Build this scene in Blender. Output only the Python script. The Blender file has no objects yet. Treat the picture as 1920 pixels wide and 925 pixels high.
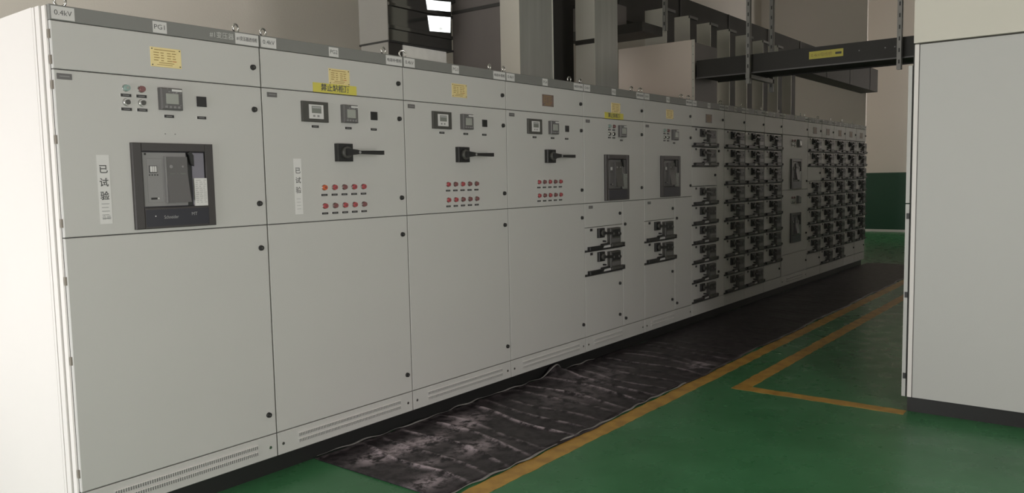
import bpy, bmesh, math, random
from mathutils import Vector, Matrix
random.seed(7)
S = bpy.context.scene
COL = S.collection

# ------------------------------------------------------------------ camera
YAW, PITCH, ROLL, FPX = 0.9026798768, 0.0849552836, -0.0196979098, 1486.168
CAM_Y, CAM_Z = -3.5388, 1.5446
cd = bpy.data.cameras.new('camera'); cam = bpy.data.objects.new('camera', cd); COL.objects.link(cam)
Fv = Vector((math.sin(YAW)*math.cos(PITCH), math.cos(YAW)*math.cos(PITCH), -math.sin(PITCH)))
r0 = Vector((math.cos(YAW), -math.sin(YAW), 0)); u0 = r0.cross(Fv)
Rv = math.cos(ROLL)*r0 + math.sin(ROLL)*u0
Uv = -math.sin(ROLL)*r0 + math.cos(ROLL)*u0
M = Matrix((Rv, Uv, -Fv)).transposed().to_4x4(); M.translation = Vector((0, CAM_Y, CAM_Z))
cam.matrix_world = M
cd.sensor_fit = 'HORIZONTAL'; cd.sensor_width = 36; cd.lens = 36*FPX/1920
cd.clip_start = .05; cd.clip_end = 100
S.camera = cam

# ------------------------------------------------------------------ world, lights, exposure
S.view_settings.view_transform = 'Standard'; S.view_settings.look = 'None'
S.view_settings.gamma = 1; S.view_settings.use_curve_mapping = False
S.view_settings.exposure = 0.0
w = bpy.data.worlds.new('sky'); S.world = w; w.use_nodes = True
bg = w.node_tree.nodes['Background']; bg.inputs[0].default_value = (.93, .95, 1, 1); bg.inputs[1].default_value = 1.5

def area(name, loc, direction, sx, sy, power, color=(1, 1, 1), spread=180):
    l = bpy.data.lights.new(name, 'AREA'); l.shape = 'RECTANGLE'; l.size = sx; l.size_y = sy
    l.energy = power; l.color = color; l.spread = math.radians(spread)
    o = bpy.data.objects.new(name, l); COL.objects.link(o); o.location = loc
    o.rotation_euler = Vector(direction).to_track_quat('-Z', 'Y').to_euler()
    return o
# daylight coming in at the wide doorway of the left wall
DOOR_Y0, DOOR_Y1, DOOR_Z = -1.6, 2.6, 2.7
area('doorway_daylight', (-1.75, (DOOR_Y0+DOOR_Y1)/2, .8), (1, 0, 0), DOOR_Y1-DOOR_Y0, 1.5, 100, (1, .95, .93))
area('side_window_daylight', (1.65, -6.2, 1.5), (0, 1, 0), 1.5, 2.6, 152, (1, .96, .92))
# two added lights for upper fill and duct glare, then the far window's daylight
area('left_high_fill', (-1.7, 2.0, 4.6), (1, 0, -.1), 2.8, 1.2, 45, (1, .95, .9))  # added to brighten the upper walls and ducts, no known window
area('duct_glare_light', (4.7, -6.15, 3.4), (0, 1, 0), 1.2, .95, 11, (.95, .98, 1))  # added where the tilted duct facets mirror it, no known window
area('far_window_daylight', (20.8, -6.15, 3.2), (.3, 1, 0), 1.4, 3.0, 130, (1, .95, .93), 110)

# ------------------------------------------------------------------ materials
def new_mat(name):
    m = bpy.data.materials.new(name); m.use_nodes = True
    return m, m.node_tree.nodes, m.node_tree.links, m.node_tree.nodes['Principled BSDF']
def paint(name, col, rough=.5, metal=0., var=.04, vscale=3., bump=0., bscale=200., spec=.5, stretch=(1, 1, 1)):
    m, N, L, B = new_mat(name)
    B.inputs['Roughness'].default_value = rough; B.inputs['Metallic'].default_value = metal
    B.inputs['Specular IOR Level'].default_value = spec
    tc = N.new('ShaderNodeTexCoord'); mp = N.new('ShaderNodeMapping'); mp.inputs['Scale'].default_value = stretch
    L.new(tc.outputs['Object'], mp.inputs[0])
    nz = N.new('ShaderNodeTexNoise'); nz.inputs['Scale'].default_value = vscale; nz.inputs['Detail'].default_value = 5
    L.new(mp.outputs[0], nz.inputs['Vector'])
    mx = N.new('ShaderNodeMixRGB')
    mx.inputs[1].default_value = tuple(c*(1-var) for c in col)+(1,)
    mx.inputs[2].default_value = tuple(min(1, c*(1+var)) for c in col)+(1,)
    L.new(nz.outputs[0], mx.inputs[0]); L.new(mx.outputs[0], B.inputs['Base Color'])
    if bump:
        n2 = N.new('ShaderNodeTexNoise'); n2.inputs['Scale'].default_value = bscale; n2.inputs['Detail'].default_value = 2
        L.new(mp.outputs[0], n2.inputs['Vector'])
        bp = N.new('ShaderNodeBump'); bp.inputs['Strength'].default_value = bump; bp.inputs['Distance'].default_value = .01
        L.new(n2.outputs[0], bp.inputs['Height']); L.new(bp.outputs[0], B.inputs['Normal'])
    return m
MAT = {}
MAT['cab'] = paint('light_grey_powder_coat', (.52, .513, .496), .48, var=.02, bump=.04, bscale=500)
MAT['side'] = paint('off_white_powder_coat', (.74, .71, .69), .5, var=.015, bump=.04, bscale=500)
MAT['side2'] = paint('pale_grey_powder_coat', (.5, .5, .485), .5, var=.015, bump=.04, bscale=500)
MAT['cream'] = paint('cream_powder_coat', (.62, .6, .53), .5, var=.02)
MAT['strip'] = paint('dark_grey_header', (.2, .2, .19), .5, var=.04)
MAT['gap'] = paint('dark_seam', (.05, .05, .048), .8)
MAT['base'] = paint('black_plinth', (.012, .012, .012), .45)
MAT['black'] = paint('black_plastic', (.018, .018, .018), .45, var=.2)
MAT['darkgrey'] = paint('charcoal_plastic', (.07, .068, .062), .45, var=.2, vscale=20)
MAT['frame'] = paint('breaker_bezel', (.052, .047, .047), .42, var=.1)
MAT['navy'] = paint('blue_black_band', (.03, .03, .04), .4)
MAT['grey'] = paint('mid_grey_plastic', (.24, .235, .235), .45, var=.06)
MAT['grey2'] = paint('dark_mid_grey_plastic', (.125, .12, .12), .42, var=.06)
MAT['lilac'] = paint('lilac_grey_plastic', (.21, .2, .24), .5)
MAT['screen'] = paint('pale_lcd', (.33, .34, .31), .25)
MAT['screen2'] = paint('dim_lcd', (.2, .21, .19), .25)
MAT['white'] = paint('white_label', (.62, .61, .6), .6, var=.05, vscale=30)
MAT['paper'] = paint('white_paper', (.68, .67, .66), .8, var=.05, vscale=20)
MAT['ink'] = paint('grey_ink', (.1, .1, .1), .8)
MAT['ink2'] = paint('faint_ink', (.36, .36, .36), .8)
MAT['whiteink'] = paint('white_lettering', (.55, .55, .53), .7)
MAT['hinge'] = paint('brown_grey_hinge', (.22, .19, .16), .5)
MAT['gold'] = paint('brass_plate', (.82, .68, .34), .45, metal=.25, var=.08, vscale=25)
MAT['goldink'] = paint('engraved_lines', (.36, .24, .08), .6)
MAT['redink'] = paint('red_engraving', (.5, .16, .06), .6)
MAT['yellow'] = paint('yellow_sticker', (.62, .55, .1), .55, var=.05)
MAT['red'] = paint('red_lens', (.4, .07, .08), .3)
MAT['orange'] = paint('orange_red_lens', (.55, .11, .04), .3)
MAT['dullred'] = paint('unlit_red_lens', (.2, .085, .085), .3)
MAT['green'] = paint('green_lens', (.24, .34, .31), .3)
MAT['chrome'] = paint('chrome', (.7, .7, .68), .18, metal=1)
MAT['galv'] = paint('galvanised_sheet', (.52, .53, .51), .3, metal=.65, var=.22, vscale=2.2, bump=.06, bscale=6, stretch=(6, 6, .4))
MAT['steel'] = paint('polished_dark_steel', (.2, .205, .2), .08, metal=.95, var=.1, bump=.1, bscale=2.5)
MAT['alu'] = paint('pale_galvanised_sheet', (.7, .68, .62), .42, metal=.4, var=.1, vscale=3)
MAT['glare_steel'] = paint('glare_facet_steel', (.75, .76, .74), .14, metal=1, var=.1, bump=.5, bscale=5)  # only for the facets added to make glare on the ribbed duct
MAT['duct'] = paint('brown_grey_duct_paint', (.13, .115, .108), .5, var=.15, vscale=2)
MAT['darkduct'] = paint('dark_duct_paint', (.03, .028, .025), .6, var=.25, vscale=4)
MAT['endsheet'] = paint('grey_end_sheet', (.29, .28, .26), .6)
MAT['galv_lit'] = paint('galvanised_sheet_lit', (.48, .46, .41), .42, metal=.3, var=.08, vscale=3)  # galvanised sheet with the window reflection put into its colour
MAT['pink'] = paint('beige_enclosure_paint', (.68, .59, .53), .55, var=.05, vscale=2)
MAT['wall'] = paint('grey_wall_paint', (.8, .74, .67), .85, var=.025, vscale=1.5, bump=.1, bscale=60)
MAT['ceil'] = paint('ceiling_paint', (.62, .6, .56), .9)
MAT['dado'] = paint('green_dado_gloss', (.028, .085, .055), .4, var=.08)
MAT['foil'] = paint('crinkled_foil', (.86, .86, .83), .4, metal=.1, var=.15, vscale=12, bump=.5, bscale=14)
MAT['film'] = paint('dusty_plastic_film', (.2, .19, .185), .5, var=.5, vscale=14)

def floor_mat():
    m, N, L, B = new_mat('green_epoxy_floor')
    tc = N.new('ShaderNodeTexCoord')
    nz = N.new('ShaderNodeTexNoise'); nz.inputs['Scale'].default_value = 1.3; nz.inputs['Detail'].default_value = 8; nz.inputs['Roughness'].default_value = .65
    L.new(tc.outputs['Object'], nz.inputs['Vector'])
    cr = N.new('ShaderNodeValToRGB')
    cr.color_ramp.elements[0].position = .32; cr.color_ramp.elements[0].color = (.03, .13, .048, 1)
    cr.color_ramp.elements[1].position = .7; cr.color_ramp.elements[1].color = (.058, .195, .085, 1)
    L.new(nz.outputs[0], cr.inputs[0]); L.new(cr.outputs[0], B.inputs['Base Color'])
    B.inputs['Specular IOR Level'].default_value = .25
    n2 = N.new('ShaderNodeTexNoise'); n2.inputs['Scale'].default_value = 5; n2.inputs['Detail'].default_value = 5
    L.new(tc.outputs['Object'], n2.inputs['Vector'])
    mr = N.new('ShaderNodeMapRange'); mr.inputs[3].default_value = .16; mr.inputs[4].default_value = .42
    L.new(n2.outputs[0], mr.inputs[0]); L.new(mr.outputs[0], B.inputs['Roughness'])
    bp = N.new('ShaderNodeBump'); bp.inputs['Strength'].default_value = .12; bp.inputs['Distance'].default_value = .01
    L.new(n2.outputs[0], bp.inputs['Height']); L.new(bp.outputs[0], B.inputs['Normal'])
    return m
MAT['floor'] = floor_mat()

def line_mat():
    m, N, L, B = new_mat('yellow_floor_paint')
    tc = N.new('ShaderNodeTexCoord')
    nz = N.new('ShaderNodeTexNoise'); nz.inputs['Scale'].default_value = 9; nz.inputs['Detail'].default_value = 8
    L.new(tc.outputs['Object'], nz.inputs['Vector'])
    cr = N.new('ShaderNodeValToRGB')
    cr.color_ramp.elements[0].position = .35; cr.color_ramp.elements[0].color = (.32, .17, .03, 1)
    cr.color_ramp.elements[1].position = .6; cr.color_ramp.elements[1].color = (.48, .27, .05, 1)
    L.new(nz.outputs[0], cr.inputs[0]); L.new(cr.outputs[0], B.inputs['Base Color'])
    B.inputs['Roughness'].default_value = .4
    return m
MAT['line'] = line_mat()

def mat_mat():
    m, N, L, B = new_mat('black_rubber_with_dust')
    at = N.new('ShaderNodeAttribute'); at.attribute_name = 'dust'
    tc = N.new('ShaderNodeTexCoord')
    nz = N.new('ShaderNodeTexNoise'); nz.inputs['Scale'].default_value = 13; nz.inputs['Detail'].default_value = 9; nz.inputs['Roughness'].default_value = .7
    L.new(tc.outputs['Object'], nz.inputs['Vector'])
    cr = N.new('ShaderNodeValToRGB'); cr.color_ramp.elements[0].position = .42; cr.color_ramp.elements[1].position = .56
    L.new(nz.outputs[0], cr.inputs[0])
    mu = N.new('ShaderNodeMath'); mu.operation = 'MULTIPLY'
    L.new(at.outputs['Fac'], mu.inputs[0]); L.new(cr.outputs[0], mu.inputs[1])
    mx = N.new('ShaderNodeMixRGB'); mx.inputs[1].default_value = (.013, .010, .012, 1); mx.inputs[2].default_value = (.42, .35, .38, 1)
    L.new(mu.outputs[0], mx.inputs[0]); L.new(mx.outputs[0], B.inputs['Base Color'])
    B.inputs['Roughness'].default_value = .5; B.inputs['Specular IOR Level'].default_value = .35
    return m
MAT['rubber'] = mat_mat()

# ------------------------------------------------------------------ mesh builder
class MB:
    def __init__(s): s.v = []; s.f = []; s.m = []; s.mats = []; s.sm = []
    def mi(s, k):
        if k not in s.mats: s.mats.append(k)
        return s.mats.index(k)
    def add(s, vs, fs, k, smooth=False):
        o = len(s.v); s.v += [tuple(v) for v in vs]; i = s.mi(k)
        for f in fs: s.f.append(tuple(o+a for a in f)); s.m.append(i); s.sm.append(smooth)
    def box(s, x0, x1, y0, y1, z0, z1, k):
        s.add([(x0,y0,z0),(x1,y0,z0),(x1,y1,z0),(x0,y1,z0),(x0,y0,z1),(x1,y0,z1),(x1,y1,z1),(x0,y1,z1)],
              [(0,3,2,1),(4,5,6,7),(0,1,5,4),(1,2,6,5),(2,3,7,6),(3,0,4,7)], k)
        return s
    def slab(s, x0, x1, y0, y1, z0, z1, k, b=.003):
        # a sheet whose front edges (towards -y) are chamfered
        a = [(x0+b,y0,z0+b),(x1-b,y0,z0+b),(x1-b,y0,z1-b),(x0+b,y0,z1-b)]
        c = [(x0,y0+b,z0),(x1,y0+b,z0),(x1,y0+b,z1),(x0,y0+b,z1)]
        d = [(x0,y1,z0),(x1,y1,z0),(x1,y1,z1),(x0,y1,z1)]
        fs = [(0,1,2,3),(8,11,10,9)]
        for i in range(4):
            j = (i+1) % 4
            fs += [(i,4+i,4+j,j), (4+i,8+i,8+j,4+j)]
        s.add(a+c+d, fs, k); return s
    def cyl(s, c, r, y0, y1, k, n=20, r2=None):
        # disc-ended cylinder along y, front end at y0
        r2 = r if r2 is None else r2
        vs = [(c[0]+r2*math.cos(t), y0, c[1]+r2*math.sin(t)) for t in [2*math.pi*i/n for i in range(n)]]
        vs += [(c[0]+r*math.cos(t), y1, c[1]+r*math.sin(t)) for t in [2*math.pi*i/n for i in range(n)]]
        fs = [tuple(range(n)), tuple(range(2*n-1, n-1, -1))]
        s.add(vs, fs, k); o = len(s.v)-2*n; i = s.mi(k)
        for a in range(n):
            b = (a+1) % n; s.f.append((o+a, o+n+a, o+n+b, o+b)); s.m.append(i); s.sm.append(True)
        return s
    def torus(s, c, R, r, k, n=20, m=8, axis='y', arc=1.0, squash=1.0):
        vs = []; fs = []
        for i in range(n):
            t = 2*math.pi*i/n
            for j in range(m):
                p = 2*math.pi*j/m; q = R+r*math.cos(p)
                a, b, h = q*math.cos(t), q*math.sin(t)*squash, r*math.sin(p)
                vs.append((c[0]+a, c[1]+h, c[2]+b) if axis == 'y' else (c[0]+h, c[1]+a, c[2]+b))
        for i in range(n):
            for j in range(m):
                fs.append((i*m+j, ((i+1) % n)*m+j, ((i+1) % n)*m+(j+1) % m, i*m+(j+1) % m))
        s.add(vs, fs, k, True); return s
    def prism(s, pts, axis, a, b, k):
        # closed outline extruded along one axis; pts are the two other coordinates in order
        n = len(pts)
        def P(p, t): return {'x': (t, p[0], p[1]), 'y': (p[0], t, p[1]), 'z': (p[0], p[1], t)}[axis]
        vs = [P(p, a) for p in pts]+[P(p, b) for p in pts]
        fs = [tuple(range(n)), tuple(range(2*n-1, n-1, -1))]+[(i, n+i, n+(i+1) % n, (i+1) % n) for i in range(n)]
        s.add(vs, fs, k); return s
    def text(s, body, x, z, size, y, k, width=None, centre=True, vertical=False, face='-y', bold=0.0):
        # lettering in the x/z plane facing -y, or in the y/z plane facing -x
        if vertical:
            for i, ch in enumerate(body): s.text(ch, x, z-i*size*1.45, size, y, k, bold=bold)
            return s
        cu = bpy.data.curves.new('t', 'FONT'); cu.body = body; cu.size = 1; cu.offset = bold; cu.resolution_u = 3
        cu.align_x = 'CENTER' if centre else 'LEFT'; cu.align_y = 'CENTER'
        o = bpy.data.objects.new('t', cu); COL.objects.link(o)
        dg = bpy.context.evaluated_depsgraph_get(); dg.update()
        me = bpy.data.meshes.new_from_object(o.evaluated_get(dg))
        xs = [v.co.x for v in me.vertices]
        sx = size
        if width and xs: sx = width/max(1e-6, max(xs)-min(xs))
        if face == '-y': vs = [(x+v.co.x*sx, y, z+v.co.y*size) for v in me.vertices]
        else: vs = [(y, x-v.co.x*sx, z+v.co.y*size) for v in me.vertices]
        s.add(vs, [tuple(p.vertices) for p in me.polygons], k)
        bpy.data.objects.remove(o); bpy.data.curves.remove(cu); bpy.data.meshes.remove(me)
        return s
    def mesh(s, name):
        me = bpy.data.meshes.new(name); me.from_pydata(s.v, [], s.f)
        for k in s.mats: me.materials.append(MAT[k])
        for p, i, q in zip(me.polygons, s.m, s.sm): p.material_index = i; p.use_smooth = q
        me.update(); bm = bmesh.new(); bm.from_mesh(me); bmesh.ops.recalc_face_normals(bm, faces=bm.faces); bm.to_mesh(me); bm.free()
        return me
    def build(s, name, parent=None, loc=(0, 0, 0)):
        return put(name, s.mesh(name), parent, loc)
def put(name, me, parent=None, loc=(0, 0, 0)):
    o = bpy.data.objects.new(name, me); COL.objects.link(o); o.location = loc
    if parent: o.parent = parent
    return o
def tag(o, label, cat, group=None):
    o['label'] = label; o['category'] = cat
    if group: o['group'] = group
    return o
def empty(name, loc, label, cat, group=None):
    o = bpy.data.objects.new(name, None); COL.objects.link(o); o.location = loc; o.empty_display_size = .1
    return tag(o, label, cat, group)
def struct(o): o['kind'] = 'structure'; return o
CACHE = {}
def cached(key, fn):
    if key not in CACHE: CACHE[key] = fn().mesh(key if isinstance(key, str) else key[0])
    return CACHE[key]

# ------------------------------------------------------------------ room
XL, XR, YB, YF, ZC = -1.5, 22.0, 3.7, -6.0, 5.9
struct(MB().box(XL-.2, XR+.2, YF-.2, YB+.2, -.12, 0, 'floor').build('floor'))
struct(MB().box(XL-.2, XR+.2, YF-.2, YB+.2, ZC, ZC+.15, 'ceil').build('ceiling'))
struct(MB().box(XL-.2, XR+.2, YB, YB+.2, 0, ZC, 'wall').build('wall_back'))
b = MB()                                                    # left wall with its doorway
b.box(XL-.2, XL, YF-.2, DOOR_Y0, 0, ZC, 'wall'); b.box(XL-.2, XL, DOOR_Y1, YB, 0, 4.0, 'wall'); b.box(XL-.2, XL, DOOR_Y0, .6, DOOR_Z, ZC, 'wall'); b.box(XL-.2, XL, .6, DOOR_Y1, DOOR_Z, 4.0, 'wall'); b.box(XL-.2, XL, .6, 3.4, 5.2, ZC, 'wall'); b.box(XL-.2, XL, 3.4, YB, 4.0, ZC, 'wall')  # the upper opening is added for the fill light
struct(b.build('wall_left'))
b = MB(); SW = (.9, 2.4, .2, 2.8); HW = (4.1, 5.3, 2.95, 3.85); FW = (20.0, 21.6, 1.7, 4.7)  # the middle opening is added for the duct glare
b.box(XL, SW[0], YF-.2, YF, 0, ZC, 'wall'); b.box(SW[0], SW[1], YF-.2, YF, 0, SW[2], 'wall'); b.box(SW[0], SW[1], YF-.2, YF, SW[3], ZC, 'wall'); b.box(SW[1], HW[0], YF-.2, YF, 0, ZC, 'wall'); b.box(HW[0], HW[1], YF-.2, YF, 0, HW[2], 'wall'); b.box(HW[0], HW[1], YF-.2, YF, HW[3], ZC, 'wall')
b.box(HW[1], FW[0], YF-.2, YF, 0, ZC, 'wall'); b.box(FW[0], FW[1], YF-.2, YF, 0, FW[2], 'wall'); b.box(FW[0], FW[1], YF-.2, YF, FW[3], ZC, 'wall')
b.box(FW[1], XR+.2, YF-.2, YF, 0, ZC, 'wall')
struct(b.build('wall_right'))
for n, (a0, a1, z0, z1) in enumerate((SW, HW, FW)):  # the middle frame belongs to the added glare opening
    b = MB(); t = .05
    b.box(a0, a1, YF-.12, YF-.05, z0, z0+t, 'side'); b.box(a0, a1, YF-.12, YF-.05, z1-t, z1, 'side')
    b.box(a0, a0+t, YF-.12, YF-.05, z0+t, z1-t, 'side'); b.box(a1-t, a1, YF-.12, YF-.05, z0+t, z1-t, 'side')
    b.box((a0+a1)/2-.02, (a0+a1)/2+.02, YF-.12, YF-.05, z0+t, z1-t, 'side')
    struct(b.build('window_%d' % (n+1)))
b = MB(); b.box(XR, XR+.2, YF-.2, YB+.2, 0, ZC, 'wall'); b.box(XR-.006, XR, YF, YB, .06, 1.52, 'dado')
struct(b.build('wall_far'))
struct(MB().box(XR-.02, XR-.006, YF, YB, 0, .06, 'side').build('baseboard_far'))
struct(MB().box(19.0, 19.07, 1.3, YB, 0, ZC, 'wall').build('trim_1'))    # return of wall beyond the row

# ------------------------------------------------------------------ painted floor lines
def line(name, p0, p1, wdt, label, along='x', z=.0015):
    n = max(8, int((p1-p0)/.06)) if along == 'x' else 24
    vs = []; fs = []
    for i in range(n+1):
        t = p0+(p1-p0)*i/n; j0 = random.uniform(-.006, .006); j1 = random.uniform(-.005, .005)
        for e in (wdt[0]+j0, wdt[1]+j1):
            vs.append((t, e, z) if along == 'x' else (e, t, z))
    o = len(vs); vs += [(a, b_, .0002) for a, b_, c in vs]
    for i in range(n):
        a = 2*i; fs.append((a, a+2, a+3, a+1)); fs.append((a, o+a, o+a+2, a+2)); fs.append((a+1, a+3, o+a+3, o+a+1))
    m = MB(); m.add(vs, fs, 'line'); return m
o = line('l', 1.8, 21.9, (-.96, -1.075), '').build('floor_line'); tag(o, 'long yellow painted floor line running along the outer edge of the black mat', 'floor marking')
m = line('l', 5.505, 15, (-1.275, -1.385), '')
m2 = line('l', -2.42, -1.275, (5.40, 5.51), '', along='y'); m.add(m2.v, m2.f, 'line')
o = m.build('floor_line'); tag(o, 'yellow painted floor line with an angled corner beside the right cabinet', 'floor marking')

# ------------------------------------------------------------------ rubber mat
def build_mat():
    x0, x1 = 2.70, 14.25; nx, ny = 1700, 34
    def rn(x, s): return math.sin(x*1.7+s)+.6*math.sin(x*4.1+s*2.3)+.35*math.sin(x*9.7+s*5.1)
    vs = []; dust = []
    ridges = [3.0+.185*i+random.uniform(-.04, .04) for i in range(42)]
    amp = [random.uniform(.35, 1) for _ in ridges]
    for i in range(nx+1):
        x = x0+(x1-x0)*i/nx
        yb = .035+.008*rn(x*2, 1); yf = -.95+.012*rn(x*2, 4)
        for j in range(ny+1):
            t = j/ny; y = yb+(yf-yb)*t
            z = .006; d = .0
            if t > .0:
                for rx, am in zip(ridges, amp):
                    c = rx-.13*t+.03*math.sin(6*t+rx*5)        # the ridges run across the mat at a slant
                    g = math.exp(-((x-c)/.02)**2)
                    if rx > 6.5: am *= .35
                    fade = min(1, t*6)*min(1, (1-t)*5+.15)
                    z += .014*am*g*fade
                    g2 = math.exp(-((x-c+.004)/.011)**2)
                    d += 1.3*am*g2*fade*max(0, 1-(x-3)/4.6)
            z += .003*(1+math.sin(x*9+y*7))*min(1, t*4)
            d += .5*math.exp(-(t/.03)**2)*max(0, 1-(x-3)/4.5)
            for (sx, sy, sr, sa) in ((3.15, -.27, .13, 1.5), (3.3, -.3, .1, 1.5), (3.6, -.27, .12, 1.0), (2.9, -.25, .12, 1.2), (3.35, -.6, .14, .8), (2.82, -.75, .12, .8), (3.75, -.2, .15, .6), (3.0, -.55, .1, .6), (5.2, -.3, .3, .25), (5.9, -.8, .15, .6), (4.6, -.45, .3, .3)):
                d += sa*math.exp(-(((x-sx)/sr)**2+((y-sy)/(sr*.6))**2))
            d += .07
            # a lifted fold at the cabinet side
            k = math.exp(-((x-5.0)/.09)**2)
            if t < .25: z += .075*k*(1-t/.25)
            vs.append((x, y, z)); dust.append(min(1, d))
    fs = []
    W = ny+1
    for i in range(nx):
        for j in range(ny):
            a = i*W+j; fs.append((a, a+W, a+W+1, a+1))
    # underside
    o = len(vs); rim = [i*W for i in range(nx+1)]+[nx*W+j for j in range(1, W)]+[i*W+ny for i in range(nx-1, -1, -1)]+[j for j in range(ny-1, 0, -1)]
    for r in rim: v = vs[r]; vs.append((v[0], v[1], .0008)); dust.append(0)
    n = len(rim)
    for k in range(n): fs.append((rim[k], rim[(k+1) % n], o+(k+1) % n, o+k))
    m = MB(); m.add(vs, fs, 'rubber', True); me = m.mesh('rubber_mat')
    at = me.attributes.new('dust', 'FLOAT', 'POINT')
    for i, d in enumerate(dust): at.data[i].value = d
    return me
root = put('rubber_mat', build_mat())
tag(root, 'wrinkled black rubber floor mat along the foot of the cabinet row', 'mat')
def strand(pts, r, name, parent):
    m = MB(); vs = []; fs = []; k = 6
    for i, p in enumerate(pts):
        a = pts[max(0, i-1)]; c = pts[min(len(pts)-1, i+1)]; d = (Vector(c)-Vector(a)).normalized()
        s = d.cross(Vector((0, 0, 1))).normalized(); u = s.cross(d)
        rr = r[i] if isinstance(r, list) else r
        for j in range(k):
            t = 2*math.pi*j/k; q = Vector(p)+s*rr*math.cos(t)+u*rr*math.sin(t)*.6; vs.append(tuple(q))
    for i in range(len(pts)-1):
        for j in range(k): fs.append((i*k+j, i*k+(j+1) % k, (i+1)*k+(j+1) % k, (i+1)*k+j))
    m.add(vs, fs, 'film', True); return m.build(name, parent)
pts = []; rs = []
for i in range(150):
    x = 2.72+2.9*i/149; k = math.exp(-((x-5.0)/.09)**2)
    pts.append((x, .03+.01*math.sin(x*5)+.006*math.sin(x*23)-.05*k, .011+.08*k+.003*math.sin(x*31))); rs.append(.005+.0035*math.sin(x*13))
strand(pts, rs, 'plastic_film_edge', root)
pts = []; rs = []
for i in range(120):
    x = 2.72+2.6*i/119
    pts.append((x, -.95+.008*math.sin(x*7)+.005*math.sin(x*29), .01+.002*math.sin(x*37))); rs.append(.006+.003*math.sin(x*17))
strand(pts, rs, 'plastic_film_edge', root)

# ------------------------------------------------------------------ switchgear parts
ZT, ZD, ZS, ZM, ZB, ZF = 2.3, 2.237, 2.037, 1.333, .226, .1
G = .003
def lock(parent, x, z):
    me = cached('door_lock', lambda: MB().cyl((0, 0), .0145, -.012, 0, 'black', 20, .0125).cyl((0, 0), .005, -.0135, -.012, 'darkgrey', 8))
    return put('door_lock', me, parent, (x, 0, z))
def sticker(parent, name, x0, x1, z0, z1, mat, txt=None, size=.03, ink='ink', y=-.0012, width=None, bold=.0):
    m = MB().box(x0, x1, y, .0005, z0, z1, mat)
    if txt: m.text(txt, (x0+x1)/2, (z0+z1)/2, size, y-.0006, ink, width, bold=bold)
    return m.build(name, parent)
def tagplate(parent, x, z, w=.048, h=.013):
    me = cached(('engraved_tag', w, h), lambda: MB().slab(-w/2-.003, w/2, -.002, 0, -h/2-.001, h/2+.001, 'white', .0005).slab(-w/2+.001, w/2, -.004, -.002, -h/2, h/2, 'black', .0005)
                .box(-w*.3, w*.3, -.0045, -.004, -h*.12, h*.12, 'grey'))
    return put('engraved_tag', me, parent, (x, 0, z))
def lamp(parent, x, z, col):
    me = cached(('indicator_lamp', col), lambda: MB().cyl((0, 0), .0165, -.006, 0, 'chrome', 24).cyl((0, 0), .0155, -.02, -.006, col, 24, .0125).cyl((0, 0), .006, -.022, -.02, 'dullred' if col != 'green' else 'screen', 12))
    return put('indicator_lamp', me, parent, (x, 0, z))
def button(parent, x, z):
    me = cached('push_button', lambda: MB().cyl((0, 0), .018, -.012, 0, 'chrome', 24, .016).cyl((.001, 0), .011, -.016, -.012, 'darkgrey', 20))
    return put('push_button', me, parent, (x, 0, z))
def goldplate(parent, x, z, fine=True, mat='gold'):
    def mk():
        w, h = .148, .088
        m = MB().slab(-w/2, w/2, -.002, 0, -h/2, h/2, mat, .001); y = -.0026
        for sx in (-1, 1):
            for sz in (-1, 1): m.cyl((sx*(w/2-.008), sz*(h/2-.008)), .003, y-.001, -.002, 'darkgrey', 10)
        if fine:
            rr = random.Random(3)
            m.box(-.055, .045, y, -.002, .031, .0345, 'goldink')
            for r in range(4):
                zz = .02-.0115*r
                for a, c in ((-.058, -.034), (-.026, -.012), (.004, .026), (.03, .046)):
                    m.box(a+rr.uniform(-.002, .002), c+rr.uniform(-.004, .004), y, -.002, zz-.0018, zz+.0018, 'redink' if (r == 3 and a > .02) else 'goldink')
            m.box(-.035, .038, y, -.002, -.0265, -.0235, 'goldink'); m.box(-.045, .03, y, -.002, -.035, -.0325, 'goldink')
        return m
    return put('rating_plate', cached(('rating_plate', fine, mat), mk), parent, (x, 0, z))
def meter_big(parent, x, z):          # wide display: dark bezel, white inner frame, LCD
    me = cached('controller_display', lambda: MB().slab(-.088, .088, -.014, 0, -.055, .055, 'darkgrey', .003).slab(-.046, .05, -.018, -.014, -.038, .038, 'white', .001)
                .box(-.03, .034, -.0186, -.018, -.008, .03, 'screen2').box(-.026, .03, -.0192, -.0186, .018, .026, 'ink2').box(-.022, -.008, -.0186, -.018, -.028, -.018, 'grey').box(.006, .02, -.0186, -.018, -.028, -.018, 'grey'))
    return put('controller_display', me, parent, (x, 0, z))
def meter_sq(parent, x, z, film=True):
    def mk():
        m = MB().slab(-.052, .054, -.03, 0, -.05, .05, 'grey2', .006)
        m.slab(-.03, .03, -.034, -.03, -.024, .024, 'screen', .001)
        for k in range(4): m.box(-.036+.02*k, -.024+.02*k, -.033, -.03, -.042, -.033, 'grey')
        m.box(.0, .048, -.0325, -.03, .034, .044, 'white')
        rr = random.Random(5)
        for k in range(14):                     # creases of the protective film left on the bezel
            a = rr.uniform(-.048, .04); c = rr.choice([rr.uniform(.026, .046), rr.uniform(-.046, -.028)])
            m.box(a, a+rr.uniform(.004, .01), -.0312, -.03, c, c+.0015, 'ink2')
        return m
    return put('power_meter', cached('power_meter', mk), parent, (x, 0, z))
def window_sq(parent, x, z):
    me = cached('small_window', lambda: MB().slab(-.028, .026, -.004, 0, -.027, .026, 'white', .001).slab(-.024, .025, -.012, -.004, -.024, .024, 'black', .002))
    return put('relay_window', me, parent, (x, 0, z))
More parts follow.
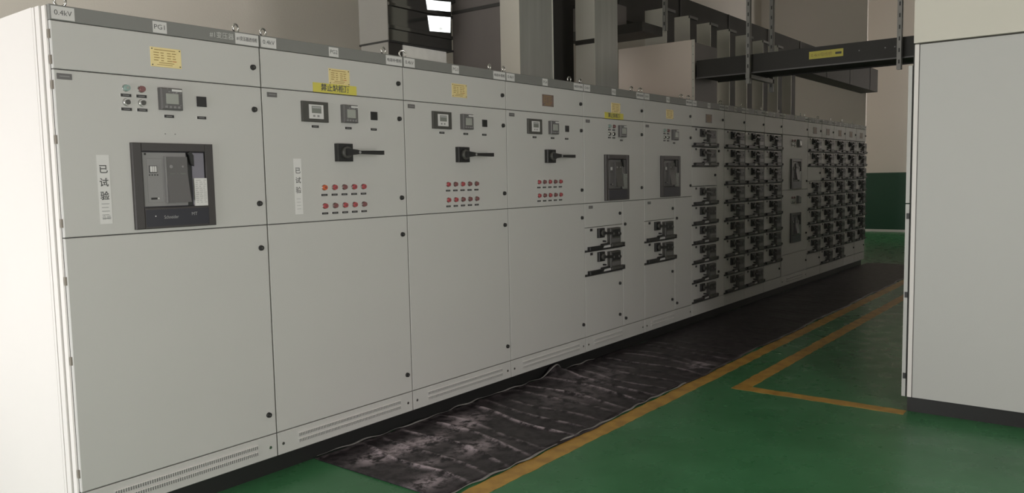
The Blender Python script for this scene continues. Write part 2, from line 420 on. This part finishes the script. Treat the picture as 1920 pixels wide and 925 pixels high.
def isolator(parent, x, z):
    def mk():
        m = MB().slab(-.056, .056, -.03, 0, -.05, .05, 'black', .005)
        m.cyl((.0, .0), .036, -.055, -.03, 'darkgrey', 24, .03)
        m.prism([(-.02, -.018), (.04, -.012), (.06, -.009), (.24, -.012), (.24, .012), (.06, .009), (.04, .014), (-.02, .02)], 'y', -.085, -.058, 'black')
        m.cyl((.055, .0), .008, -.088, -.084, 'grey', 12)
        return m
    return put('rotary_handle', cached('rotary_handle', mk), parent, (x, 0, z))
def air_breaker(parent, x, z, dark=False):
    # centre at the middle of the bezel
    def mk():
        g = 'grey2' if dark else 'grey'; l = 'grey2' if dark else 'lilac'
        m = MB()
        X0, X1, Z0, Z1 = -.197, .199, -.195, .195           # bezel
        a0, a1, c0, c1 = -.152, .157, -.098, .157
        m.slab(X0, a0, -.018, 0, Z0, Z1, 'frame', .004); m.slab(a1, X1, -.018, 0, Z0, Z1, 'frame', .004)
        m.slab(a0, a1, -.018, 0, c1, Z1, 'frame', .003); m.slab(a0, a1, -.018, 0, Z0, c0, 'frame', .003)
        m.box(a0, a1, -.004, 0, c0, c1, 'navy')
        m.box(-.15, .16, -.0186, -.018, -.185, -.108, 'navy')
        m.slab(a0+.004, .062, -.01, -.004, c0+.004, c1-.004, g, .002)
        m.slab(.09, a1-.004, -.009, -.004, c0+.004, c1-.004, l, .002)
        m.slab(-.13, -.058, -.012, -.01, -.075, .125, g, .001)
        # curved cover: profile swelling towards the bottom
        prof = [(-.012, .132)]
        for i in range(13):
            t = i/12; zz = .132-.21*t; yy = -.022-.024*max(0, t-.35)**1.2*1.6
            prof.append((yy, zz))
        prof += [(-.024, -.078), (-.012, -.078)]
        m.prism(prof, 'x', -.045, .06, 'grey2' if not dark else 'darkgrey')
        m.box(-.05, -.045, -.026, -.01, -.078, .134, g)
        m.slab(.062, .088, -.006, -.004, c0+.002, .14, 'black', .001)
        m.prism([(.06, .15), (.075, .16), (.09, .14), (.09, .09), (.075, .1), (.068, .14)], 'y', -.03, -.02, 'black')
        m.slab(-.12, -.085, -.016, -.012, .06, .092, 'black', .001); m.slab(-.118, -.088, -.0175, -.016, .063, .09, 'white', .0005)
        m.box(-.108, -.106, -.018, -.0175, .063, .09, 'grey'); m.box(-.099, -.097, -.018, -.0175, .063, .09, 'grey')
        for k in range(4): m.cyl((-.12+.0125*k, .05), .003, -.014, -.012, 'black', 8)
        m.box(-.118, -.09, -.014, -.012, -.062, -.053, 'black'); m.cyl((-.084, -.057), .004, -.015, -.012, 'white', 8)
        m.cyl((-.135, .145), .005, -.012, -.01, 'black', 10)
        m.cyl((-.022, .088), .008, -.026, -.02, 'grey', 12); m.cyl((.035, .088), .005, -.026, -.02, 'grey', 12)
        m.box(-.03, -.005, -.0245, -.02, .054, .0565, 'screen2'); m.box(.005, .012, -.0245, -.02, .054, .0565, 'screen2'); m.box(.022, .05, -.0245, -.02, .053, .0565, 'screen2')
        m.slab(.092, .158, -.0195, -.009, -.098, .033, 'paper' if not dark else 'screen2', .0005)
        rr = random.Random(2)
        for r in range(12):
            for q in range(3):
                a = .096+.02*q+rr.uniform(0, .004); m.box(a, a+rr.uniform(.008, .016), -.0202, -.0195, .022-.0095*r, .0245-.0095*r, 'ink2')
        if not dark:
            m.text('Schneider', -.03, -.145, .022, -.0192, 'ink2', .07); m.cyl((-.105, -.138), .003, -.0192, -.018, 'white', 8)
            m.text('MT', .085, -.135, .022, -.0192, 'ink2')
        return m
    return put('circuit_breaker', cached(('circuit_breaker', dark), mk), parent, (x, 0, z))

def vent_panel(parent, W, x0=.12, x1=None):
    x1 = W-.11 if x1 is None else x1
    m = MB().slab(G, W-G, 0, .02, ZF+.002, ZB-G, 'cab')
    for zc in (.181, .148):
        m.box(x0, x1, -.004, 0, zc-.0115, zc-.009, 'cab'); m.box(x0, x1, -.007, 0, zc+.009, zc+.0125, 'side')
        n = int((x1-x0)/.011)
        for i in range(n+1):
            xx = x0+(x1-x0)*i/n; m.box(xx-.0022, xx+.0022, -.0055, 0, zc-.009, zc+.009, 'cab')
        m.box(x0, x1, -.0006, .0004, zc-.009, zc+.009, 'grey')
    v = m.build('vent_panel', parent)
    for xx in (.035, W-.045):
        put('screw', cached('screw', lambda: MB().cyl((0, 0), .008, -.004, 0, 'chrome', 14)), v, (xx, 0, .16))
    return v
def header(parent, W, code, last, kind, first=False):
    h = MB().slab(G*.6, W-G*.6, -.002, .02, ZD, ZT, 'strip', .002).build('header_strip', parent)
    sticker(h, 'voltage_label', .008, .1, ZD+.004, ZT-.006, 'white', '0.4kV', .03, 'ink', -.0035, .07)
    sticker(h, 'cabinet_number_label', W*.5-.06 if W > .9 else W*.5-.034, W*.5+.006 if W > .9 else W*.5+.034, ZD+.004, ZT-.008, 'white', code, .03, 'ink', -.0035, .05)
    if W > .7 or True:
        lw = .138 if W > .7 else .12
        sticker(h, 'duty_label', W-lw, W-.006, ZD+.003, ZT-.006, 'white', last, .022, 'ink', -.0035, lw*.85, bold=.01)
    if first:
        MB().text('#1变压器', .785, ZD+.031, .033, -.0028, 'whiteink', .13).build('lettering', h)
    return h
def door(parent, x0, x1, z0, z1, name='door'):
    return MB().slab(x0+G, x1-G, 0, .02, z0+.002, z1-.002, 'cab').build(name, parent)
def eye(parent, x, y, rot=0):
    me = cached('lifting_eye', lambda: MB().torus((0, 0, .032), .021, .0055, 'chrome').cyl((0, .006), .009, -.008, .008, 'chrome', 10))
    o = put('lifting_eye', me, parent, (x, y, ZT)); o.rotation_euler.z = rot
    return o
def shell(root, W, left=False, right=False, D=1.0):
    m = MB().box(.002, W-.002, .021, .1, ZF+.001, ZT-.001, 'gap'); m.box(.002, W-.002, .1, D, ZF+.001, ZT-.001, 'side')
    m.build('body', root)
    MB().box(0 if not left else .01, W, .045, D-.03, 0, ZF, 'base').build('plinth', root)
    if left:
        # end frame: door post, grooves and the recessed side sheet, all facing the doorway
        m = MB(); x0 = -.012
        m.box(x0+.006, .0015, .021, .055, ZF, ZT-.004, 'side'); m.box(x0+.010, .0015, .055, .066, ZF, ZT-.004, 'cab')
        m.box(x0, .0015, .066, .105, ZF, ZT-.001, 'side'); m.box(x0+.008, .0015, .105, .118, ZF, ZT-.004, 'cab')
        m.box(x0+.002, .0015, .118, .14, ZF, ZT, 'side')
        m.build('end_frame', root)
        MB().box(x0+.004, .0015, .147, D, .0, ZT+.004, 'side').build('side_sheet', root)
        for z in (2.18, 2.075, 1.972, 1.746, 1.395, 1.15, .806, .31):
            MB().box(-.004, .0028, .005, .014, z-.018, z+.018, 'hinge').build('hinge', root)
    for x in (.08, W-.08):
        for y in (.08,):
            if W > .9 or x < .2: eye(root, x, y, random.uniform(-.5, .5))
def instrument_tags(d, pts):
    for x, z in pts: tagplate(d, x, z)
def common(root, W, code, last, first=False, plate='gold', platex=.507, sticker_yellow=False, lockx=None):
    header(root, W, code, last, '', first)
    t = door(root, 0, W, ZS, ZD, 'top_door')
    if plate: goldplate(t, platex, 2.132, True, plate)
    lock(t, (W-.045) if lockx is None else lockx, 2.133)
    if sticker_yellow:
        sticker(t, 'warning_sticker', .325, .63, ZS+.002, 2.09, 'yellow', '禁止站柜顶', .042, 'ink', -.0034, .2, bold=.02)
    return t
def frontlabel(d, x, z): # small black maker's tag at the corner of a door
    MB().slab(x-.03, x+.03, -.003, 0, z-.012, z+.012, 'grey2', .001).box(x-.02, x+.02, -.0036, -.003, z-.002, z+.003, 'grey').build('door_tag', d)

def drawer(root, x, zbar, w=.578, name='drawer'):
    # one withdrawable unit, 0.2 m high; its rail sits at the foot
    z0 = zbar-.012
    me = cached(('drawer', round(w, 3)), lambda: MB().slab(G, w-G, .001, .02, .003, .197, 'cab', .002))
    d = put(name, me, root, (x, 0, z0))
    def rail():
        m = MB(); q = w/.61
        m.slab(0, w+.004, -.022, .001, .004, .014, 'black', .002)
        m.slab(.035*q, .225*q, -.03, -.002, .012, .04, 'black', .003)
        m.prism([(.225*q, .03), (.235*q, .052), (.34*q, .056), (.345*q, .043), (.25*q, .036), (.24*q, .02), (.225*q, .018)], 'y', -.03, -.006, 'black')
        m.slab(.385*q, .6*q, -.03, -.002, .016, .044, 'darkgrey', .003)
        m.slab(.235*q, .385*q, -.012, -.001, .015, .034, 'paper', .001)
        m.cyl((.575*q, .03), .012, -.036, -.03, 'black', 12)
        return m
    put('pull_rail', cached(('pull_rail', round(w, 3)), rail), d)
    def hb():
        q = w/.61; c = .235*q
        m = MB().slab(c-.047, c+.047, -.02, .001, .105, .185, 'black', .004)
        m.cyl((c, .145), .026, -.04, -.02, 'darkgrey', 16)
        m.prism([(c, .134), (c+.085, .128), (c+.13, .122), (c+.13, .148), (c+.085, .146), (c, .156)], 'y', -.052, -.04, 'black')
        m.cyl((c+.045, .072), .007, -.03, .001, 'black', 8)
        return m
    put('rotary_handle', cached(('small_rotary_handle', round(w, 3)), hb), d)
    def mod():
        q = w/.61; a = .35*q; c = .52*q
        m = MB().slab(a, c, -.035, .001, .04, .178, 'darkgrey', .006)
        m.slab(a+.012, c-.012, -.039, -.035, .1, .165, 'black', .002)
        m.slab(a+.02, c-.025, -.037, -.035, .055, .088, 'grey2', .001)
        m.cyl((a+.04, .13), .01, -.043, -.039, 'grey2', 12); m.cyl((c-.045, .13), .01, -.043, -.039, 'grey2', 12)
        return m
    put('metering_module', cached(('metering_module', round(w, 3)), mod), d)
    put('unit_tag', cached('unit_tag', lambda: MB().slab(-.018, .018, -.003, 0, -.011, .011, 'black', .001)), d, (.098, .001, .178))
    put('lock_knob', cached('lock_knob', lambda: MB().cyl((0, 0), .0125, -.012, 0, 'black', 14)), d, (w*.912, .001, .118))
    return d

GRP = 'row of grey switchgear cabinets'
def cab_root(x, label): return empty('switchgear_cabinet', (x, 0, 0), label, 'electrical cabinet', GRP)

# --- cabinet with the big air circuit breaker, nearest
X = [1.445, 2.441, 3.446, 4.448, 5.449, 6.449, 7.44, 8.236, 8.826, 9.42, 10.03, 11.02, 11.605, 12.19, 12.775, 13.36, 13.945]
r = cab_root(X[0], 'nearest grey switchgear cabinet with large black-framed breaker, brass plate and white end panel'); W = X[1]-X[0]
shell(r, W, left=True)
common(r, W, 'PG1', '#1变压器进线柜', first=True, platex=.494)
d = door(r, 0, W, ZM, ZS, 'instrument_door')
frontlabel(d, .044, 2.008)
lamp(d, .299, 1.98, 'green'); lamp(d, .368, 1.98, 'dullred'); button(d, .299, 1.918); button(d, .369, 1.919)
instrument_tags(d, [(.297, 1.948), (.367, 1.948), (.296, 1.887), (.367, 1.887), (.492, 1.865), (.655, 1.866)])
meter_sq(d, .497, 1.943); window_sq(d, .656, 1.942)
MB().text('分 合', .494, 1.787, .02, -.0008, 'whiteink', .03).cyl((.47, 1.784), .003, -.002, 0, 'grey', 8).cyl((.518, 1.784), .003, -.002, 0, 'grey', 8).build('small_marking', d)
m = MB().box(.153, .206, -.0012, .0005, 1.384, 1.684, 'paper')
m.text('已试验', .179, 1.62, .04, -.0018, 'ink', vertical=True, bold=.015)
for q in range(5): m.box(.163, .196-.004*(q % 2), -.0018, -.0012, 1.47-.016*q, 1.473-.016*q, 'ink2')
m.text('合格', .181, 1.41, .02, -.0018, 'ink2'); m.build('paper_strip', d)
air_breaker(d, .498, 1.545); lock(d, .948, 1.922); lock(d, .953, 1.445)
d = door(r, 0, W, ZB, ZM, 'lower_door'); lock(d, .95, 1.216); lock(d, .95, .335)
vent_panel(r, W, .14, .875)

CAP = [('PG2', '电容补偿柜', 'grey cabinet numbered PG2 with white paper strip, rotary handle, ten red lamps and yellow sticker', ['orange', 'red', 'dullred', 'red', 'red', 'red', 'dullred', 'red', 'red', 'dullred']),
       ('PG3', '电容补偿柜', 'grey cabinet third from the white end panel, rotary handle and brass plate but no stickers', ['red', 'dullred', 'red', 'dullred', 'dullred', 'red', 'red', 'dullred', 'dullred', 'dullred']),
       ('PG4', '电容补偿柜', 'fourth grey cabinet, with rotary handle, ten red lamps and dull reddish rating plate', ['red', 'dullred', 'red', 'dullred', 'red', 'red', 'dullred', 'red', 'dullred', 'red'])]
MAT['copper'] = paint('tarnished_red_plate', (.19, .135, .115), .5, var=.1)
for i, (code, last, lab, cols) in enumerate(CAP):
    x = X[i+1]; W = X[i+2]-x; r = cab_root(x, lab); shell(r, W)
    common(r, W, code, last, platex=.51, sticker_yellow=(i == 0), plate='gold' if i < 2 else 'copper')
    d = door(r, 0, W, ZM, ZS, 'instrument_door'); frontlabel(d, .062, 2.004)
    meter_big(d, .328, 1.93); meter_sq(d, .563, 1.93); window_sq(d, .753, 1.929)
    instrument_tags(d, [(.328, 1.851), (.56, 1.851), (.751, 1.851)])
    isolator(d, .513, 1.712)
    if i == 0:
        m = MB().box(.177, .227, -.0012, .0005, 1.378, 1.676, 'paper')
        m.text('已试验', .202, 1.61, .036, -.0018, 'ink', vertical=True, bold=.01)
        for q in range(4): m.box(.188, .214, -.0018, -.0012, 1.46-.018*q, 1.462-.018*q, 'ink2')
        m.build('paper_strip', d)
    for k in range(10):
        xx = .372+.0707*(k % 5); zz = 1.518 if k < 5 else 1.416
        lamp(d, xx, zz, cols[k]); tagplate(d, xx, zz-.041, .043, .011)
    lock(d, .96, 1.922); lock(d, .96, 1.444)
    d = door(r, 0, W, ZB, ZM, 'lower_door'); lock(d, .958, 1.219); lock(d, .961, .339)
    vent_panel(r, W, .135, .895)

FEED = [('PG5', '馈线柜', 'fifth grey cabinet, tall dark breaker over two large drawers, yellow sticker on top', True),
        ('PG6', '馈线柜', 'sixth grey cabinet, tall dark breaker over two large drawers, no yellow sticker', False)]
for i, (code, last, lab, ys) in enumerate(FEED):
    x = X[i+4]; W = X[i+5]-x; r = cab_root(x, lab); shell(r, W)
    common(r, W, code, last, platex=.508, sticker_yellow=ys, plate='gold')
    d = door(r, 0, W, ZM, ZS, 'instrument_door'); frontlabel(d, .062, 2.003)
    for xx in (.394, .465):
        lamp(d, xx, 1.975, 'dullred' if xx > .4 else 'green'); button(d, xx, 1.911); tagplate(d, xx, 1.945, .045, .012); tagplate(d, xx, 1.879, .045, .012)
    meter_sq(d, .594, 1.938); tagplate(d, .592, 1.861)
    air_breaker(d, .505, 1.54, True); lock(d, .953, 1.921); lock(d, .948, 1.444)
    d = door(r, 0, .61, 1.132, ZM, 'upper_unit_door'); frontlabel(d, .092, 1.3); lock(d, .557, 1.23)
    for zb in (.945, .745): drawer(r, x=0, zbar=zb, w=.61)
    d = door(r, 0, .61, ZB, .73, 'lower_door'); lock(d, .55, .616); lock(d, .545, .34)
    d = door(r, .61, W, ZB, ZM, 'cable_compartment_door'); lock(d, .646, 1.13); lock(d, .648, .291)
    vent_panel(r, W, .12, .58)

ROWZ = [1.845-.2*k for k in range(9)]
def drawer_cab(x, W, label, rows, code, cable=0., plate=None, lower=True):
    r = cab_root(x, label); shell(r, W)
    common(r, W, code, '馈线柜', plate=plate, platex=W*.5 if W < .7 else .4)
    w = .578 if not cable else W-cable
    for k in range(9):
        if k in rows: drawer(r, 0, ROWZ[k], w)
        else:
            d = door(r, 0, w, ROWZ[k]-.012, ROWZ[k]+.188, 'blank_drawer_front'); lock(d, w*.912, ROWZ[k]+.1)
            if x > 11 and k == 3: pass
    if cable:
        d = door(r, w, W, ZB, ZS, 'cable_compartment_door'); lock(d, w+.04, 1.8); lock(d, w+.04, .5)
    m = MB().slab(G, W-G, 0, .02, ZF+.002, ZB, 'cab'); m.build('base_panel', r)
    return r
drawer_cab(X[6], X[7]-X[6], 'seventh grey cabinet, one column of eight drawers with a gap, below pinkish enclosure', [0, 1, 3, 4, 5, 6, 7, 8], 'PG7', cable=.19, plate='copper')
drawer_cab(X[7], X[8]-X[7], 'narrow drawer cabinet, leftmost of the three columns before the dark breaker cabinet', list(range(9)), 'PG8')
drawer_cab(X[8], X[9]-X[8], 'narrow drawer cabinet, middle of the three columns before the dark breaker cabinet', list(range(9)), 'PG9')
drawer_cab(X[9], X[10]-X[9], 'narrow cabinet of eight drawers directly left of the two tall dark breakers', list(range(8)), 'PG10')
# bus coupler
r = cab_root(X[10], 'wide grey cabinet with two tall dark breakers one above the other'); W = X[11]-X[10]; shell(r, W)
common(r, W, 'PG11', '母联柜', plate=None)
def coupler_door(z0, z1, zb, zi, name):
    d = door(r, 0, W, z0, z1, name)
    air_breaker(d, .5, zb, True); meter_sq(d, .6, zi)
    for xx in (.36, .44): lamp(d, xx, zi+.03, 'dullred'); button(d, xx, zi-.03)
    lock(d, W-.05, zb-.1)
coupler_door(ZM, ZS, 1.54, 1.94, 'upper_door'); coupler_door(.5, ZM, .835, 1.2, 'middle_door')
d = door(r, 0, W, ZB, .5, 'lower_door'); lock(d, W-.05, .36)
vent_panel(r, W, .2, .8)
r12 = [0, 1, 3, 4, 5, 6, 7]; rA = list(range(9)); rB = list(range(8))
for i, (rows, lab) in enumerate([(r12, 'first drawer cabinet right of the two tall dark breakers, third drawer missing'),
                                 (rA, 'second drawer cabinet right of the tall dark breakers, nine drawers to the bottom'),
                                 (rA, 'third drawer cabinet right of the tall dark breakers, nine drawers to the bottom'),
                                 (rB, 'last but one drawer cabinet at the far end of the row'),
                                 (rB, 'farthest drawer cabinet, at the end of the row before the green wall')]):
    drawer_cab(X[11+i], X[12+i]-X[11+i], lab, rows, 'PG%d' % (12+i), plate='copper')

# ------------------------------------------------------------------ right cabinet and its top box
RX, RY = 5.48, -2.39
r = empty('switchgear_cabinet', (RX, RY, 0), 'large light grey cabinet side at the right edge of the picture', 'electrical cabinet')
m = MB().box(.014, 1, -.99, -.025, .101, 2.325, 'side2'); m.build('body', r)
MB().box(.03, .98, -.97, -.03, 0, .1, 'base').build('plinth', r)
MB().box(0, .014, -.058, -.034, .1, 2.325, 'side').build('corner_post', r)
MB().box(.006, .014, -.034, -.026, .1, 2.325, 'gap').box(.008, .014, -.064, -.058, .1, 2.325, 'grey').build('seam', r)
MB().box(.002, .014, -1.0, -.064, .1, 2.322, 'side2').build('side_sheet', r)
MB().box(.004, 1, -.022, 0, .1, 1.337, 'side2').build('lower_door', r)
MB().box(.004, 1, -.022, 0, 1.345, 2.2, 'side2').build('upper_door', r)
for z in (1.262, .76, .235): MB().box(-.002, .004, -.024, -.008, z-.018, z+.018, 'black').build('hinge', r)
m = MB().box(RX-.012, RX+1.0, RY-1.0, RY-.03, 2.333, 4.3, 'cream')
o = m.build('bus_box'); tag(o, 'tall off-white box standing on the right-hand cabinet', 'duct box')

# ------------------------------------------------------------------ ducts above the row
def duct_thing(name, loc, label, cat='duct', group=None): return empty(name, loc, label, cat, group)
# large ribbed steel duct
r = duct_thing('air_duct', (4.23, .95, 2.3), 'dark ribbed steel duct with a pale end sheet above the second and third cabinets')
m = MB()
pr = [(0, .31), (0, .395), (-.014, .4), (-.014, .425), (0, .43), (0, .565), (-.02, .57), (-.02, .59), (0, .595), (0, .68), (-.05, .69), (-.05, .72), (0, .73), (0, 1.0), (-.02, 1.01), (-.02, 1.04), (0, 1.05), (0, 1.6), (.31, 1.6), (.31, .31)]
m.prism(pr, 'x', 0, .71, 'steel')
def glare_facet(zb, zt, xb, xt, xe=.615):                          # tilted facets added to catch a bright reflection beside the enclosure
    yb, yt = -(xe-xb)*.436, -(xe-xt)*.436
    vs = [(xb, -.001, zb), (xe, yb, zb), (xe, -.001, zb), (xt, -.001, zt), (xe, yt, zt), (xe, -.001, zt)]
    m.add(vs, [(0, 1, 4, 3), (0, 2, 1), (3, 4, 5), (1, 2, 5, 4), (0, 3, 5, 2)], 'glare_steel')
glare_facet(.435, .555, .45, .43); glare_facet(.60, .675, .43, .417); glare_facet(.735, .99, .40, .357)
m.build('ribbed_casing', r)
MB().box(-.008, 0, -.004, .314, .31, 1.6, 'endsheet').build('end_sheet', r)
m = MB().box(-.01, .71, -.02, .32, .296, .31, 'black')
m.build('bottom_flange', r)
MB().box(.15, .64, .0, .3, .003, .292, 'foil').build('foil_wrapped_neck', r)
MB().box(.0, .14, .0, .3, .003, .296, 'darkduct').box(-.006, 0, 0, .3, .003, .296, 'endsheet').build('support_leg', r)
# galvanised duct, left face coloured paler for reflected window light; brown panel behind
r = duct_thing('bus_duct', (4.948, .25, 2.3), 'broad bright galvanised vertical duct rising above the third and fourth cabinets', group='vertical ducts')
m = MB().box(.002, .444, 0, .185, .003, 1.9, 'galv'); m.box(-.004, .002, -.002, .187, .003, 1.9, 'galv_lit')
m.box(.438, .446, -.005, 0, .003, 1.9, 'alu'); m.build('duct_casing', r)
r = duct_thing('bus_box', (4.948, .437, 2.3), 'brown-grey enclosure behind the broad galvanised duct', 'duct box')
MB().box(0, .46, 0, .51, .003, 1.9, 'duct').build('enclosure', r)
MB().box(-.008, 0, .0, .51, .6, .625, 'darkduct').build('seam_bar', r)
r = duct_thing('bus_duct', (6.03, .25, 2.3), 'narrower brushed galvanised duct left of the pinkish enclosure', group='vertical ducts')
m = MB().box(.002, .39, 0, .195, .003, 1.9, 'galv'); m.box(-.004, .002, -.002, .197, .003, 1.9, 'alu'); m.build('duct_casing', r)
MB().box(-.012, -.004, .0, .197, .42, .46, 'darkduct').build('clamp', r)
r = duct_thing('bus_box', (5.75, .7, 2.3), 'dark steel enclosure standing in the gap between the two galvanised ducts', 'duct box')
MB().box(0, .62, 0, .3, .003, 1.02, 'darkduct').build('enclosure', r)
MB().box(.28, .3, -.01, 0, .003, 1.02, 'black').build('seam_bar', r)
# pinkish enclosure
r = duct_thing('bus_box', (7.72, .1, 2.3), 'pinkish beige box enclosure on top of the seventh cabinet', 'duct box')
MB().box(.0, .62, .03, .9, .003, .625, 'duct').build('enclosure', r)
MB().box(-.012, 0, .0, .9, .003, .641, 'pink').build('end_sheet', r)
m = MB().box(-.016, -.012, .0, .028, .003, .641, 'alu')
for k in range(7): m.cyl((0, 0), .001, 0, .001, 'alu', 4) if False else m.box(-.018, -.016, .01, .018, .06+.085*k, .068+.085*k, 'grey')
m.build('edge_trim', r)
# bus bridge crossing the aisle
r = duct_thing('bus_bridge', (7.72, .1, 2.55), 'dark busway bridging the aisle from pinkish enclosure to right cabinets', 'busway')
m = MB().box(.04, .56, -3.1, -.004, .012, .17, 'darkduct')
m.box(.03, .04, -3.1, -.004, .0, .178, 'darkduct'); m.box(.56, .57, -3.1, -.004, .0, .178, 'darkduct')
m.build('casing', r)
MB().box(.018, .04, -3.1, -.004, -.008, .004, 'grey2').build('bottom_lip', r)
m = MB().box(.0285, .03, -1.46, -1.15, .068, .138, 'yellow')
m.text('0.4kV母线桥', -1.265, .1, .04, .0279, 'goldink', .19, face='-x'); m.box(.0278, .0285, -1.445, -1.39, .092, .112, 'ink'); m.build('yellow_sticker', r)
for yy in (-1.9, -1.82, -1.6): put('bolt', cached('bolt_x', lambda: MB().box(-.006, 0, -.005, .005, -.005, .005, 'grey')), r, (.03, yy, .1))
# hangers of the bridge
MAT['strut'] = paint('dull_zinc_strut', (.26, .255, .24), .5, metal=.3, var=.2, vscale=9)
def hanger(x, y, z0, z1, label, foot=True):
    m = MB(); w2, t = .019, .003
    m.box(x-w2, x+w2, y-.02, y-.02+t, z0, z1, 'strut'); m.box(x-w2, x-w2+t, y-.02, y+.02, z0, z1, 'strut'); m.box(x+w2-t, x+w2, y-.02, y+.02, z0, z1, 'strut')
    n = int((z1-z0)/.1)
    for k in range(n): m.box(x-w2-.0008, x-w2, y-.006, y+.006, z0+.05+k*.1, z0+.085+k*.1, 'black')
    o = m.build('hanger_strut'); tag(o, label, 'hanger', 'struts of the overhead ducts')
    return o
hanger(7.7, -.48, 2.44, ZC, 'thick metal strut hanging at left in front of the dark busway')
hanger(8.33, -.48, 2.40, ZC, 'thin metal strut hanging behind the busway, left of its yellow sticker')
hanger(7.7, -1.85, 2.44, ZC, 'dark metal strut hanging over the busway next to the right cabinet')
o = MB().box(7.67, 8.36, -.5, -.46, 2.49, 2.53, 'strut').build('cross_bar'); tag(o, 'short cross bar under the busway between two hanging struts', 'cross bar')
hanger(7.45, .3, 3.02, ZC, 'short strut above the pinkish enclosure, left of the upright riser boxes')
# cable tray across, small
r = duct_thing('cable_tray', (7.05, .34, 2.97), 'dark cable tray passing behind the pinkish enclosure above the cabinets', 'cable tray')
MB().box(0, .42, 0, .9, 0, .09, 'darkduct').build('tray', r)
MB().box(.0, .3, .35, .85, .095, .33, 'duct').build('junction_box', r)
# risers
for k in range(8):
    x = 7.88+.56*k if k else 7.88
    y0 = 1.0 if False else .5
    zb = 2.95 if k == 0 else 2.305
    if x < 8.4: zb = 2.96
    r = empty('cable_riser', (x, y0, zb), 'upright grey riser duct above the row, %s' % ['leftmost, tall beside the short strut', 'second from the left, above the pinkish enclosure', 'third from left, right of the pinkish enclosure', 'fourth from the left, above the busway', 'fifth from the left, behind the thick strut', 'sixth from the left, right of the thick strut', 'seventh from left, behind the thin strut', 'farthest, nearly hidden behind the busway'][k], 'riser duct', 'riser ducts above the row')
    h = 3.345-zb
    MB().box(-.01, 0, 0, .26, 0, h, 'alu').box(0, .2, .012, .25, 0, h-.02, 'darkduct').build('casing', r)
    MB().box(-.01, .2, -.004, .012, h-.03, h, 'grey2').build('top_flange', r)
# long dark trunking behind
r = duct_thing('cable_trunking', (5.4, 1.05, 3.3), 'long dark horizontal trunking running high behind the riser ducts', 'trunking')
MB().box(0, 13.55, 0, .35, 0, .48, 'darkduct').build('trunking_casing', r)
for k in range(9):
    MB().box(.9+1.5*k, .93+1.5*k, -.008, 0, 0, .48, 'black').build('joint_band', r)
